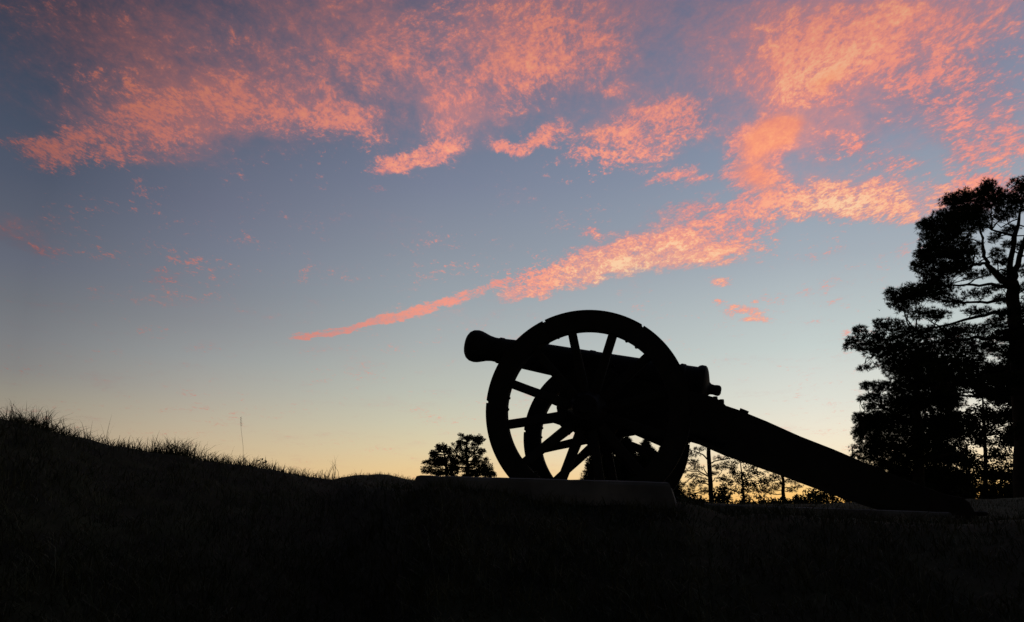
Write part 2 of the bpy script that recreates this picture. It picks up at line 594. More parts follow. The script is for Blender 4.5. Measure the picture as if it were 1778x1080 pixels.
# soften the knots along the radius, then roughen
for _ in range(2):
    HZ[:, 2:-2] = (HZ[:, 1:-3] + 2 * HZ[:, 2:-2] + HZ[:, 3:-1]) / 4
AZR = np.radians(az_all)
for i in range(len(az_all)):
    for j in range(len(rr)):
        if rr[j] < 60:
            x_, y_ = rr[j] * math.sin(AZR[i]), rr[j] * math.cos(AZR[i])
            amp = 0.022 if rr[j] < 9 else 0.05
            HZ[i, j] += amp * mnoise.noise(Vector((x_ * 1.7, y_ * 1.7, 3.1))) + 0.012 * mnoise.noise(Vector((x_ * 6, y_ * 6, 9.0)))


def ground_z(X, Y):
    X, Y = np.atleast_1d(np.asarray(X, float)), np.atleast_1d(np.asarray(Y, float))
    az = np.degrees(np.arctan2(X, Y))
    r = np.clip(np.hypot(X, Y), rr[0], rr[-1])
    fi = np.interp(az, az_all, np.arange(len(az_all)))
    fj = np.interp(r, rr, np.arange(len(rr)))
    i0 = np.clip(fi.astype(int), 0, len(az_all) - 2)
    j0 = np.clip(fj.astype(int), 0, len(rr) - 2)
    u, v = fi - i0, fj - j0
    return (HZ[i0, j0] * (1 - u) * (1 - v) + HZ[i0 + 1, j0] * u * (1 - v) + HZ[i0, j0 + 1] * (1 - u) * v + HZ[i0 + 1, j0 + 1] * u * v)


na, nr = len(az_all) - 0, len(rr)
V = np.zeros((na, nr, 3))
V[..., 0] = np.sin(AZR)[:, None] * rr
V[..., 1] = np.cos(AZR)[:, None] * rr
V[..., 2] = HZ
ii, jj = np.meshgrid(np.arange(na), np.arange(nr - 1), indexing='ij')
i2 = (ii + 1) % na
Q = np.stack([ii * nr + jj, i2 * nr + jj, i2 * nr + jj + 1, ii * nr + jj + 1], -1).reshape(-1, 4)[:, ::-1]
cv = na * nr
Vf = np.concatenate([V.reshape(-1, 3), [[0, 0, 0]]])
T = np.stack([np.arange(na) * nr, ((np.arange(na) + 1) % na) * nr, np.full(na, cv)], -1)
g_o = mesh_np('ground', Vf, [Q, T], MAT['ground'], smooth_=True)
tag(g_o, kind='structure')

# ------------------------------------------------------------------ concrete plinths


def plinth(name, x0, x1, y0, y1, label):
    t_ = empty(name, tuple(ORG), YAW)
    bpy.data.objects.remove(t_)
    mb = MB()
    th = 0.20
    n_x = 5
    R = []
    c = lambda x, y, z: (x, y, SLOPE * x + z)
    # outline walked in short steps so that the worn arrises can wander a little
    per = []
    for (xa, ya), (xb, yb) in (((x0, y0), (x1, y0)), ((x1, y0), (x1, y1)), ((x1, y1), (x0, y1)), ((x0, y1), (x0, y0))):
        n_ = max(6, int(math.hypot(xb - xa, yb - ya) / .045))
        for i_ in range(n_):
            f = i_ / n_
            per.append((xa + (xb - xa) * f, ya + (yb - ya) * f))
    cxm, cym = (x0 + x1) / 2, (y0 + y1) / 2
    R = []
    for k_, (z, ins, jit) in enumerate(((-th, -.035, .002), (-.06, -.012, .003), (-.016, 0, .0035), (-.004, .006, .004), (0, .018, .0025), (0, .20, 0))):
        ring = []
        for (x, y) in per:
            j1 = mnoise.noise(Vector((x * 9, y * 9, z * 40 + x0 * 7))) * jit * 2.2
            zx = -abs(mnoise.noise(Vector((x * 14, y * 14, 4.0)))) * jit * (1.6 if z > -.02 else 0)
            ix = ins * (1 if x < cxm else -1) * min(1, abs(x - cxm) / ((x1 - x0) / 2)) ** 6
            iy = ins * (1 if y < cym else -1) * min(1, abs(y - cym) / ((y1 - y0) / 2)) ** 6
            if ins > .1:
                ix, iy = (cxm - x) * .4, (cym - y) * .2
            ring.append(c(x + ix + j1, y + iy + j1, z + zx))
        R.append(np.array(ring))
    mb.rings(R)
    o = mb.build(name, MAT['concrete'])
    o.location = ORG
    o.rotation_euler = (0, 0, YAW)
    return tag(o, label, 'plinth')


pa, pb = px_plane(722, 824), px_plane(1165, 836)
plinth('concrete_plinth', pa[0], pb[0], (pa[1] + pb[1]) / 2, 1.35,
       'grey concrete plinth under the two cannon wheels')
pa, pb = px_plane(1220, 876), px_plane(1662, 887)
plinth('concrete_plinth', pa[0], pb[0], (pa[1] + pb[1]) / 2, 0.75,
       'low grey concrete plinth beneath the sloping trail of the cannon')

# ------------------------------------------------------------------ the cannon
gun = empty('cannon', tuple(ORG), YAW,
            'black field cannon on a two-wheeled carriage, muzzle raised, silhouetted on its plinth', 'cannon')

AX0, AX1 = (820, 599.7), (1240, 677.0)
axy = lambda px: AX0[1] + (AX1[1] - AX0[1]) * (px - AX0[0]) / (AX1[0] - AX0[0])
PROF = [(811, 14), (812, 19), (815, 23.5), (820, 26.8), (827, 28), (833, 27.3), (840, 25), (848, 22.3), (857, 20.8), (864, 21.0),
        (866, 22.6), (872, 22.6), (874, 21.6), (905, 24), (955, 26.2), (1019, 28.0), (1021, 29.4), (1029, 29.4), (1031, 28.4),
        (1080, 30.0), (1123, 31.4), (1176, 33), (1178, 35.0), (1185, 35.0), (1187, 33.4), (1206, 34.2), (1209, 37.0),
        (1213, 38.6), (1220, 38.4), (1223, 35.5), (1226, 29), (1228.5, 20), (1230.5, 12), (1234, 9.2), (1239, 8.6), (1244, 9.4),
        (1248, 9.4), (1251, 7.5), (1252.3, 4)]
a0, a1 = px2(*AX0, 0), px2(*AX1, 0)
u_ax = (a1 - a0) / np.linalg.norm(a1 - a0)
n_ax = np.array([-u_ax[1], u_ax[0]])
mb = MB()
th = np.arange(40) * 2 * np.pi / 40
R = []
for px, hp in PROF:
    c_ = px2(px, axy(px), 0)
    top = px2(px, axy(px) - hp, 0)
    r_ = abs(np.dot(top - c_, n_ax)) * 1.0
    R.append(np.stack([c_[0] + r_ * np.cos(th) * n_ax[0], r_ * np.sin(th), c_[1] + r_ * np.cos(th) * n_ax[1]], -1))
# the bore: turn back in at the muzzle
c_ = px2(811, axy(811), 0)
rb = 0.058
bore = [(0.0, rb), (0.25, rb)]
Rb = []
for dd, r_ in bore[::-1]:
    cc = c_ + u_ax * dd
    Rb.append(np.stack([cc[0] + r_ * np.cos(th) * n_ax[0], r_ * np.sin(th), cc[1] + r_ * np.cos(th) * n_ax[1]], -1))
mb.rings(Rb + R)
barrel = mb.build('barrel', MAT['iron'], gun, smooth_=True)
# trunnions
ct = px2(1040, axy(1040) + 6, 0)
for sgn in (-1, 1):
    mb = MB()
    mb.tube([(ct[0], sgn * 0.12, ct[1]), (ct[0], sgn * 0.27, ct[1])], .062, 20)
    mb.tube([(ct[0], sgn * 0.12, ct[1]), (ct[0], sgn * 0.178, ct[1])], .085, 20)
    mb.build('trunnion', MAT['iron'], barrel, smooth_=True)
# cheeks of the carriage
near_ = [(966, 708), (967, 696), (977, 662), (986, 648), (1000, 637), (1022, 637), (1030, 645), (1050, 645), (1060, 640),
         (1076, 652), (1130, 664), (1224, 684.5), (1241, 690), (1249, 694), (1256, 699), (1264, 708)]
far_ = [(1262, 786), (1200, 768), (1168, 777), (1148, 775.5), (1101, 755), (1082, 760), (1070, 779), (1040, 782), (1017, 771),
        (995, 749)]
out = [px2(x, y, -.28) for x, y in near_] + [px2(x, y, .28) for x, y in far_] + [px2(972, 739, -.28)]
CH = np.array(out)
for sgn in (-1, 1):
    mb = MB()
    mb.prism(CH, sgn * .185, sgn * .28)
    ck = mb.build('cheek', MAT['wood'], gun, bevel=.006)
    mb = MB()     # iron cap square over the trunnion
    arc = [(ct[0] - .15, ct[1] + .03)] + [(ct[0] + .085 * math.cos(a), ct[1] + .085 * math.sin(a)) for a in np.linspace(math.pi, 0, 11)] + \
          [(ct[0] + .15, ct[1] + .0)]
    arc_in = [(ct[0] + .15, ct[1] - .015)] + [(ct[0] + .065 * math.cos(a), ct[1] + .065 * math.sin(a)) for a in np.linspace(0, math.pi, 11)] + \
             [(ct[0] - .15, ct[1] + .012)]
    mb.prism(arc + arc_in, sgn * .195, sgn * .272)
    mb.build('cap_square', MAT['iron'], ck)
    for fx, fz in ((.16, .35), (.42, .48), (.72, .58)):
        mb = MB()
        p_ = CH.min(0) * (1 - np.array([fx, fz])) + CH.max(0) * np.array([fx, fz])
        mb.tube([(p_[0], sgn * .276, p_[1]), (p_[0], sgn * .296, p_[1])], .022, 6)
        mb.build('bolt', MAT['iron'], ck)
# trail
top_ = [(1095, 690), (1224, 700), (1262, 704.5), (1283, 711.5), (1331, 731), (1389, 757), (1448, 780), (1560, 828), (1640, 858),
        (1672, 864), (1683, 872)]
bot_ = [(1690, 925), (1668, 928), (1600, 908), (1500, 878), (1430, 854), (1347, 823), (1256, 790.5), (1200, 766), (1095, 740)]
TRO = [px2(x, y, -.15) for x, y in top_] + [px2(x, y, .15) for x, y in bot_]
mb = MB()
mb.prism(TRO, -.15, .15)
trail_o = mb.build('trail', MAT['wood'], gun, bevel=.006)


def across(pxa, pxb, lift, name, hw=.155):
    """an iron strap lying over the trail between two pixels of its top edge"""
    a, b = px2(*pxa, -.15), px2(*pxb, -.15)
    d = (b - a) / np.linalg.norm(b - a)
    nn_ = np.array([-d[1], d[0]]) * lift
    mb = MB()
    mb.prism([a - nn_ * .3, b - nn_ * .3, b + nn_, a + nn_], -hw, hw)
    return mb.build(name, MAT['iron'], trail_o, bevel=.002)


across((1284, 712), (1299, 718), .018, 'strap')
across((1520, 811), (1534, 817), .010, 'strap')
across((1640, 861), (1668, 870), .012, 'trail_plate', .13)
for q in (1241, 1252):
    p_ = px2(q, 694 + (q - 1241) * .45, -.15)
    mb = MB()
    mb.tube([(p_[0], -.225, p_[1] - .02), (p_[0], -.225, p_[1] + .010)], .02, 6)
    mb.build('bolt', MAT['iron'], gun)
# pointing ring and lunette at the trail end
pe = px2(1688, 892, 0)
mb = MB()
tt = np.linspace(0, 2 * np.pi, 25)
mb.tube([(pe[0] + .045 + .05 * math.cos(a), .05 * math.sin(a), pe[1] - .0) for a in tt], .016, 8, cap=False)
mb.build('lunette', MAT['iron'], trail_o, smooth_=True)
# elevating screw
ps = px2(1192, 700, 0)
mb = MB()
mb.tube([(ps[0], 0, ps[1] - .30), (ps[0], 0, ps[1] + .03)], .024, 12)
mb.tube([(ps[0], 0, ps[1] - .16), (ps[0], 0, ps[1] - .13)], .07, 16)
mb.build('elevating_screw', MAT['iron'], gun, smooth_=True)
# axle
mb = MB()
mb.box((-.085, -.50, WR - .10), (.085, .59, WR + .07))
mb.tube([(0, -.80, WR), (0, -.48, WR)], .042, 14)
mb.tube([(0, .57, WR), (0, .89, WR)], .042, 14)
mb.build('axle', MAT['iron'], gun, bevel=.006)
mb = MB()


def ring_solid(mb, r0, r1, y0, y1, a_s, a_e, n, closed=False):
    an = np.radians(np.linspace(a_s, a_e, n))
    if closed:
        an = an[:-1]
    k = len(an)
    S, Cc = np.sin(an), np.cos(an)
    pts = []
    for r, y in ((r0, y0), (r1, y0), (r1, y1), (r0, y1)):
        pts.append(np.stack([r * S, np.full(k, y), r * Cc], -1))
    v = np.concatenate(pts)
    q = []
    for i in range(k if closed else k - 1):
        j = (i + 1) % k
        for a in range(4):
            b = (a + 1) % 4
            q.append((a * k + i, a * k + j, b * k + j, b * k + i))
    polys = [] if closed else [[0, k, 2 * k, 3 * k], [k - 1, 2 * k - 1, 3 * k - 1, 4 * k - 1][::-1]]
    mb.add(v, quads=q, polys=polys)


def wheel(ysgn, yface):
    """ysgn -1: near wheel (outer face towards -y). yface = y of the face towards the camera"""
    y0, y1 = yface, yface + .09
    hub_y = (yface + .16) if ysgn < 0 else (yface - .07)
    mb = MB()
    for k in range(6):
        ring_solid(mb, WRI, .747, y0, y1, -24 + 60 * k + .01, 36 + 60 * k - .01, 22)
    w = mb.build('wheel', MAT['wood'], gun)
    mb = MB()
    for k in range(6):
        ring_solid(mb, .7475, .7605, y0 - .003, y1 + .003, -24 + 60 * k + .75, 36 + 60 * k - .75, 24)
    mb.build('tyre', MAT['iron'], w)
    for k in range(12):
        a = math.radians(-9 + 30 * k)
        dr = np.array([math.sin(a), 0, math.cos(a)])
        tg = np.array([math.cos(a), 0, -math.sin(a)])
        mb = MB()
        R = []
        for t_, hw, hd in ((0, .040, .036), (.25, .039, .032), (.7, .034, .028), (1, .034, .028)):
            rad = .10 + (WRI + .004 - .10) * t_
            yc = hub_y * (1 - t_) + (y0 + .045) * t_
            c_ = dr * rad + np.array([0, yc, 0])
            an = np.arange(8) * np.pi / 4 + np.pi / 8
            ex = np.sign(np.cos(an)) * np.abs(np.cos(an)) ** .45
            ey = np.sign(np.sin(an)) * np.abs(np.sin(an)) ** .45
            R.append(c_ + ex[:, None] * tg * hw + ey[:, None] * np.array([0, hd, 0]))
        mb.rings(R)
        mb.build('spoke', MAT['wood'], w, smooth_=True)
    mb = MB()
    s_ = -1 if ysgn < 0 else 1
    prof = [(-.17, .085), (-.165, .115), (-.12, .118), (-.10, .125), (-.05, .150), (.05, .150), (.10, .118), (.13, .112), (.18, .098),
            (.215, .094), (.22, .05), (.25, .048), (.252, .02)]
    an = np.arange(28) * 2 * np.pi / 28
    mb.rings([np.stack([r * np.cos(an), np.full(28, hub_y + s_ * h), r * np.sin(an)], -1) for h, r in prof])
    mb.build('hub', MAT['iron'], w, smooth_=True)
    for k in range(6):
        for da in (-4.0, 4.3):
            a = math.radians(-24 + 60 * k + da)
            dr = np.array([math.sin(a), 0, math.cos(a)])
            mb = MB()
            p0 = dr * (WRI + .01) + np.array([0, y0 + .045, 0])
            mb.tube([p0, p0 - dr * .026], .0085, 6)
            mb.tube([p0 - dr * .010, p0 - dr * .020], .014, 6)
            mb.build('bolt', MAT['iron'], w)
    w.location = (0, 0, WR)
    return w


wheel(-1, -.76)
wheel(1, .76)

# ------------------------------------------------------------------ foliage makers


def needles(centres, axes, n, length, width, spread, rg):
    """bursts of thin pointed leaves: returns verts, tris"""
    N = len(centres)
    d = rg.normal(size=(N, n, 3))
    d /= np.linalg.norm(d, axis=2)[..., None]
    d = d * spread + axes[:, None, :]
    d /= np.linalg.norm(d, axis=2)[..., None]
    L = length * rg.uniform(.6, 1.15, size=(N, n, 1))
    side = np.cross(d, rg.normal(size=(N, n, 3)))
    side /= np.linalg.norm(side, axis=2)[..., None] + 1e-9
    base = centres[:, None, :] + d * L * .08
    w = width * rg.uniform(.7, 1.3, size=(N, n, 1))
    v = np.stack([base - side * w / 2, base + side * w / 2, base + d * L], 2).reshape(-1, 3)
    return v, np.arange(len(v)).reshape(-1, 3)


def leaves(centres, n, r, size, rg):
    """small oval leaves scattered about twig ends"""
    N = len(centres)
    o = rg.normal(size=(N, n, 3))
    o /= np.linalg.norm(o, axis=2)[..., None]
    c = centres[:, None, :] + o * r * rg.uniform(.1, 1, size=(N, n, 1)) ** .6
    a = rg.normal(size=(N, n, 3))
    a /= np.linalg.norm(a, axis=2)[..., None]
    b = np.cross(a, rg.normal(size=(N, n, 3)))
    b /= np.linalg.norm(b, axis=2)[..., None] + 1e-9
    s_ = size * rg.uniform(.6, 1.3, size=(N, n, 1))
    v = np.stack([c - a * s_ * .6, c + b * s_ * .3, c + a * s_ * .6, c - b * s_ * .3], 2).reshape(-1, 3)
    return v, np.arange(len(v)).reshape(-1, 4)


def curve(p0, p1, sag, rg, n=6, wob=.04):
    p0, p1 = np.array(p0, float), np.array(p1, float)
    t_ = np.linspace(0, 1, n)[:, None]
    L = np.linalg.norm(p1 - p0)
    pts = p0 * (1 - t_) + p1 * t_
    pts[:, 2] += (np.sin(t_[:, 0] * np.pi)) * sag * L
    pts[1:-1] += rg.normal(size=(n - 2, 3)) * wob * L
    return pts


def tree(name, Y, trunk, limbs, clumps, label, group=None, style='pine', seed=1, dspread=2.5, dens=1.0, size=.15,
         twig=.02, cat='tree', mat=None, needle_w=.02):
    """trunk: [(px, py, radius m)], limbs: [[(px, py, r), ...]], clumps: [(px, py, rx, ry)] in photo pixels at depth Y"""
    rg = np.random.default_rng(seed)
    k = Y / F_PX * 1.02                                    # metres per photo pixel at that depth (roughly)
    bx = at_depth(trunk[0][0], trunk[0][1], Y)
    bz = ground_z(bx[0], bx[1])[0]
    root = empty(name, (bx[0], bx[1], bz), 0, label, cat, group)
    off = np.array([bx[0], bx[1], bz])
    tp = [at_depth(x, y, Y) for x, y, r in trunk]
    tr = [r for x, y, r in trunk]
    tp = [np.array([tp[0][0], tp[0][1], bz - .3])] + tp if tp[0][2] > bz else tp
    tr = [tr[0] * 1.25] + tr if len(tp) > len(tr) else tr
    tp = np.array(tp)
    mb = MB()
    # resample the trunk and give it a slight wander
    q = np.linspace(0, len(tp) - 1, 4 * len(tp))
    P = np.stack([np.interp(q, np.arange(len(tp)), tp[:, c]) for c in range(3)], -1)
    RR = np.interp(q, np.arange(len(tp)), tr)
    P[1:-1] += rg.normal(size=P[1:-1].shape) * RR[1:-1, None] * .10
    mb.tube(P - off, RR, 10)
    bm_ = mb                                               # trunk and limbs are one piece of wood
    anchors = [P[int(len(P) * .25):]]
    for lb in limbs:
        dY = [rg.uniform(-.4, .4)]
        for _ in lb[1:]:
            dY.append(dY[-1] + rg.uniform(-.5, .5) * dspread / 3)
        lp = np.array([at_depth(x, y, Y + (0 if i == 0 else d)) for i, ((x, y, r), d) in enumerate(zip(lb, dY))])
        lr = [r for x, y, r in lb]
        q = np.linspace(0, len(lp) - 1, 3 * len(lp))
        LP = np.stack([np.interp(q, np.arange(len(lp)), lp[:, c]) for c in range(3)], -1)
        LR = np.interp(q, np.arange(len(lp)), lr)
        LP[1:-1] += rg.normal(size=LP[1:-1].shape) * .03
        bm_.tube(LP - off, LR, 6)
        anchors.append(LP)
    A = np.concatenate(anchors)
    VV, FF, nv = [], [], 0
    for (x, y, rx, ry) in clumps:
        c = at_depth(x, y, Y + rg.uniform(-1, 1) * dspread)
        sx, sz = rx * k * 1.12, ry * k * 1.2
        # branch to the nearest wood, preferring wood nearer the trunk and not far above
        dist = np.linalg.norm(A - c, axis=1) + np.maximum(0, A[:, 2] - c[2]) * .8
        a = A[int(np.argmin(dist))]
        bp = curve(a, c, rg.uniform(-.06, .10), rg)
        bm_.tube(bp - off, np.linspace(twig * 1.6, twig * .5, len(bp)), 5)
        m = max(3, int(sx / .5))
        tips = c + rg.normal(size=(m, 3)) * np.array([sx * .55, sx * .5, sz * .5])
        for tpt in tips:
            bp2 = curve(bp[rg.integers(2, 5)], tpt, .02, rg, 4)
            bm_.tube(bp2 - off, np.linspace(twig * .6, twig * .25, 4), 4, cap=False)
        area = rx * ry * math.pi * k * k
        if style == 'pine':
            N = int(max(8, area / (size ** 2) * 7.0 * dens))
            o = rg.normal(size=(N, 3))
            o /= np.linalg.norm(o, axis=1)[:, None]
            o *= rg.uniform(0, 1, size=(N, 1)) ** .42
            lump = np.array([1 + .35 * mnoise.noise(Vector((p[0] * 2.3 + x, p[1] * 2.3, p[2] * 2.3 + y))) for p in o])[:, None]
            pc = c + o * lump * np.array([sx, max(sx * .8, .3), sz])
            ax = o * .5 + np.array([0, 0, .55])
            v, f = needles(pc, ax, 13, size, needle_w, .8, rg)
        else:
            N = int(max(6, area / (size ** 2) * 1.0 * dens))
            o = rg.normal(size=(N, 3))
            o /= np.linalg.norm(o, axis=1)[:, None]
            o *= rg.uniform(0, 1, size=(N, 1)) ** .45
            pc = c + o * np.array([sx, max(sx * .8, .3), sz])
            v, f = leaves(pc, 12, size * 1.8, size, rg)
        VV.append(v - off)
        FF.append(f + nv)
        nv += len(v)
    bm_.build('trunk', MAT['bark'], root, smooth_=True)
    mesh_np('crown', np.concatenate(VV), [np.concatenate(FF)], mat or MAT['needle' if style == 'pine' else 'leaf'], root)
    return root


# ------------------------------------------------------------------ the big pine at the right edge
PA = [(1715, 322, 14, 11), (1708, 332, 16, 10), (1672, 342, 17, 11), (1650, 350, 15, 12), (1690, 356, 36, 20), (1727, 344, 22, 16), (1773, 322, 18, 14),
      (1763, 352, 28, 18), (1638, 376, 18, 12), (1604, 390, 14, 8), (1614, 388, 16, 9), (1680, 380, 38, 15), (1741, 373, 24, 9),
      (1612, 405, 16, 9), (1647, 402, 22, 10), (1656, 430, 42, 15), (1624, 434, 26, 14), (1602, 440, 13, 10), (1636, 455, 42, 14),
      (1668, 462, 26, 8), (1595, 464, 11, 9), (1618, 480, 22, 11), (1634, 490, 20, 8), (1727, 413, 10, 7), (1750, 425, 11, 6), (1730, 441, 13, 7),
      (1770, 428, 9, 7), (1692, 478, 18, 5), (1715, 474, 10, 5), (1546, 510, 11, 8), (1560, 516, 14, 9), (1578, 503, 17, 8), (1612, 497, 28, 8),
      (1551, 527, 10, 8), (1583, 520, 25, 9), (1635, 503, 28, 7), (1569, 536, 12, 7), (1629, 548, 20, 8), (1658, 525, 22, 7),
      (1698, 510, 26, 6), (1698, 541, 24, 6), (1660, 572, 26, 8), (1526, 563, 9, 6), (1494, 575, 12, 8), (1480, 592, 10, 7),
      (1549, 565, 20, 9), (1578, 578, 28, 10), (1526, 586, 25, 9), (1612, 577, 28, 9), (1470, 602, 6, 5), (1497, 600, 18, 9),
      (1523, 610, 22, 11), (1557, 603, 28, 13), (1600, 600, 33, 14), (1657, 603, 36, 14), (1707, 603, 28, 12), (1742, 585, 18, 10),
      (1540, 632, 22, 8), (1590, 634, 33, 13), (1640, 645, 36, 14), (1690, 637, 28, 12), (1735, 640, 24, 12), (1765, 560, 14, 9),
      (1640, 395, 30, 12), (1700, 395, 20, 8), (1620, 420, 24, 10), (1660, 410, 26, 10), (1610, 450, 20, 9), (1650, 470, 34, 10), (1675, 440, 26, 10), (1670, 375, 36, 12), (1600, 510, 26, 8), (1630, 515, 24, 8), (1600, 545, 24, 8), (1740, 520, 18, 6), (1745, 545, 20, 7), (1728, 500, 16, 5), (1752, 575, 22, 9), (1775, 585, 16, 9), (1765, 620, 24, 10), (1755, 660, 24, 10), (1790, 470, 20, 10), (1795, 520, 22, 10), (1790, 560, 20, 12), (1740, 455, 16, 6), (1755, 400, 14, 7), (1740, 480, 12, 5), (1775, 700, 22, 12), (1750, 720, 20, 9), (1780, 750, 24, 12), (1650, 585, 30, 9), (1700, 575, 26, 8), (1730, 560, 20, 8), (1745, 610, 20, 10), (1770, 600, 16, 12), (1770, 640, 18, 12), (1560, 620, 30, 10), (1620, 620, 34, 11), (1680, 625, 32, 10), (1735, 665, 26, 9), (1775, 540, 10, 9),
      (1500, 641, 12, 4), (1675, 668, 34, 9), (1725, 684, 28, 7), (1600, 662, 40, 12), (1755, 470, 9, 6), (1776, 500, 10, 8)]
rgx = np.random.default_rng(5)
for _ in range(46):      # the far side of the crown, outside the frame
    yy = rgx.uniform(330, 690)
    half = 60 + 150 * ((yy - 310) / 380) ** .8
    PA.append((1795 + rgx.uniform(0, half), yy, rgx.uniform(18, 34), rgx.uniform(8, 14)))
tree('pine_tree', 31.0,
     [(1782, 905, .40), (1778, 820, .33), (1773, 700, .30), (1765, 600, .27), (1761, 540, .25), (1757, 490, .23)],
     [[(1757, 496, .20), (1738, 485, .15), (1726, 470, .12), (1713, 456, .09), (1707, 428, .06), (1704, 400, .045), (1690, 372, .03)],
      [(1757, 500, .16), (1753, 476, .13), (1760, 419, .10), (1769, 385, .07), (1772, 350, .03)],
      [(1758, 500, .15), (1766, 462, .12), (1778, 419, .09), (1800, 380, .05)],
      [(1762, 410, .06), (1748, 405, .05), (1721, 398, .035), (1700, 385, .02)],
      [(1713, 457, .06), (1690, 461, .05), (1672, 470, .035), (1648, 482, .02)],
      [(1755, 500, .08), (1727, 494, .06), (1690, 494, .05), (1641, 496, .03), (1600, 500, .015)],
      [(1760, 520, .08), (1720, 522, .06), (1678, 526, .045), (1640, 524, .035), (1608, 512, .02)],
      [(1762, 540, .10), (1735, 542, .08), (1684, 553, .06), (1640, 566, .04), (1590, 574, .02)],
      [(1758, 470, .05), (1735, 470, .03), (1728, 450, .02)],
      [(1764, 590, .10), (1720, 585, .08), (1660, 592, .05), (1600, 600, .03), (1520, 603, .015)],
      [(1770, 680, .10), (1730, 684, .07), (1690, 690, .05), (1650, 680, .03)],
      [(1765, 560, .10), (1830, 540, .07), (1900, 530, .03)], [(1770, 640, .10), (1850, 620, .07), (1960, 610, .03)]],
     PA, 'tall black pine with layered branches, the highest tree, cut off by the right edge', seed=11, dspread=2.4,
     dens=1.7, size=.15)

PB = [(1503, 670, 10, 6), (1527, 672, 18, 9), (1560, 672, 24, 12), (1497, 693, 7, 4), (1518, 690, 16, 7), (1600, 693, 55, 20),
      (1565, 700, 34, 14), (1513, 707, 12, 6), (1493, 727, 11, 9), (1512, 733, 24, 15), (1552, 727, 33, 20), (1607, 733, 48, 24),
      (1493, 750, 12, 9), (1518, 760, 32, 16), (1575, 767, 50, 24), (1630, 765, 40, 18), (1510, 785, 30, 14), (1560, 795, 45, 18),
      (1620, 800, 45, 18), (1580, 640, 24, 12), (1600, 620, 20, 12), (1540, 815, 40, 14), (1600, 830, 50, 16), (1650, 700, 24, 9), (1640, 660, 30, 14), (1650, 735, 34, 16), (1560, 645, 26, 10), (1600, 660, 34, 14), (1640, 690, 30, 12), (1650, 830, 40, 14), (1560, 850, 50, 12), (1520, 735, 26, 14)]
tree('pine_tree', 37.0, [(1597, 900, .26), (1594, 760, .22), (1590, 680, .17), (1592, 620, .08)],
     [[(1594, 740, .10), (1550, 715, .07), (1510, 695, .03)], [(1593, 700, .10), (1630, 690, .06), (1655, 700, .03)],
      [(1595, 790, .10), (1540, 770, .07), (1500, 750, .03)], [(1595, 800, .10), (1640, 790, .06), (1680, 780, .03)]],
     PB, 'dense dark conifer left of the tall pine, behind the end of the cannon trail', seed=12, dspread=2.0,
     dens=2.0, size=.16)
PC = [(1700, 713, 18, 7), (1740, 727, 14, 7), (1665, 720, 22, 7), (1700, 763, 16, 6), (1757, 755, 20, 14), (1740, 790, 26, 8),
      (1690, 800, 26, 10), (1650, 780, 22, 10), (1725, 700, 14, 5), (1665, 745, 14, 6), (1770, 700, 14, 8), (1770, 820, 26, 14),
      (1720, 825, 30, 9), (1690, 735, 12, 5), (1735, 750, 10, 5), (1800, 740, 30, 20), (1660, 830, 36, 14), (1715, 845, 30, 8)]
for _ in range(105):
    PC.append((rgx.uniform(1625, 1830), rgx.uniform(625, 870), rgx.uniform(12, 26), rgx.uniform(5, 11)))
tree('slender_tree', 44.0, [(1712, 900, .13), (1711, 800, .10), (1709, 740, .08), (1706, 690, .04)],
     [[(1710, 780, .05), (1690, 760, .03), (1668, 748, .015)], [(1709, 750, .05), (1730, 735, .03), (1745, 725, .015)]],
     PC, 'thin-trunked tree seen through the gaps below the branches of the tall pine', style='leaf', seed=13, dspread=1.5,
     dens=1.1, size=.13)

# ------------------------------------------------------------------ trees beyond the crest
def ragged(lst, seed, k=5, flat=.6):
    rg = np.random.default_rng(seed)
    out_ = []
    for (x, y, rx, ry) in lst:
        for _ in range(k):
            out_.append((x + rg.uniform(-.75, .75) * rx, y + rg.uniform(-.7, .7) * ry, rx * rg.uniform(.22, .5), max(1.6, ry * rg.uniform(.25, flat))))
        for _ in range(3):     # twigs that stick out of the outline
            a = rg.uniform(0, 2 * np.pi)
            out_.append((x + 1.15 * rx * math.cos(a), y + 1.15 * ry * math.sin(a), rx * .2 + .8, 1.5))
    return out_


TL1 = [(766, 776, 7, 6), (758, 783, 10, 7), (772, 786, 12, 8), (754, 793, 9, 6), (765, 799, 16, 8), (783, 795, 10, 8), (745, 803, 9, 4),
       (758, 808, 18, 7), (780, 810, 16, 8), (748, 816, 12, 6), (768, 820, 20, 7), (788, 822, 14, 8)]
tree('spreading_tree', 95.0, [(776, 840, .20), (774, 800, .14), (768, 776, .06)], [], ragged(TL1, 3),
     'lower and leftmost of the pair of small bushy trees left of the cannon wheel', group='pair of small bushy trees', style='leaf', seed=21, dspread=1.5, dens=1.05, size=.15, twig=.035)
TL2 = [(805, 760, 10, 5), (824, 759, 12, 5), (815, 765, 16, 6), (795, 768, 10, 5), (832, 768, 8, 6), (795, 780, 10, 6), (818, 778, 14, 6), (832, 783, 7, 5),
       (802, 790, 14, 7), (826, 795, 12, 7), (812, 801, 20, 8), (836, 803, 12, 6), (842, 810, 9, 6), (800, 812, 18, 8), (824, 814, 16, 7), (846, 818, 8, 5), (852, 824, 7, 4), (840, 822, 10, 4), (790, 800, 9, 6), (808, 824, 18, 6)]
tree('spreading_tree', 95.0, [(813, 840, .26), (812, 810, .20), (809, 785, .12), (811, 765, .06)],
     [[(811, 800, .12), (824, 785, .08), (832, 772, .04)], [(811, 805, .12), (795, 792, .08), (790, 780, .04)]], ragged(TL2, 4),
     'taller of the pair of small bushy trees, its crown close to the near cannon wheel', group='pair of small bushy trees', style='leaf', seed=22, dspread=1.8, dens=1.05, size=.15, twig=.035)


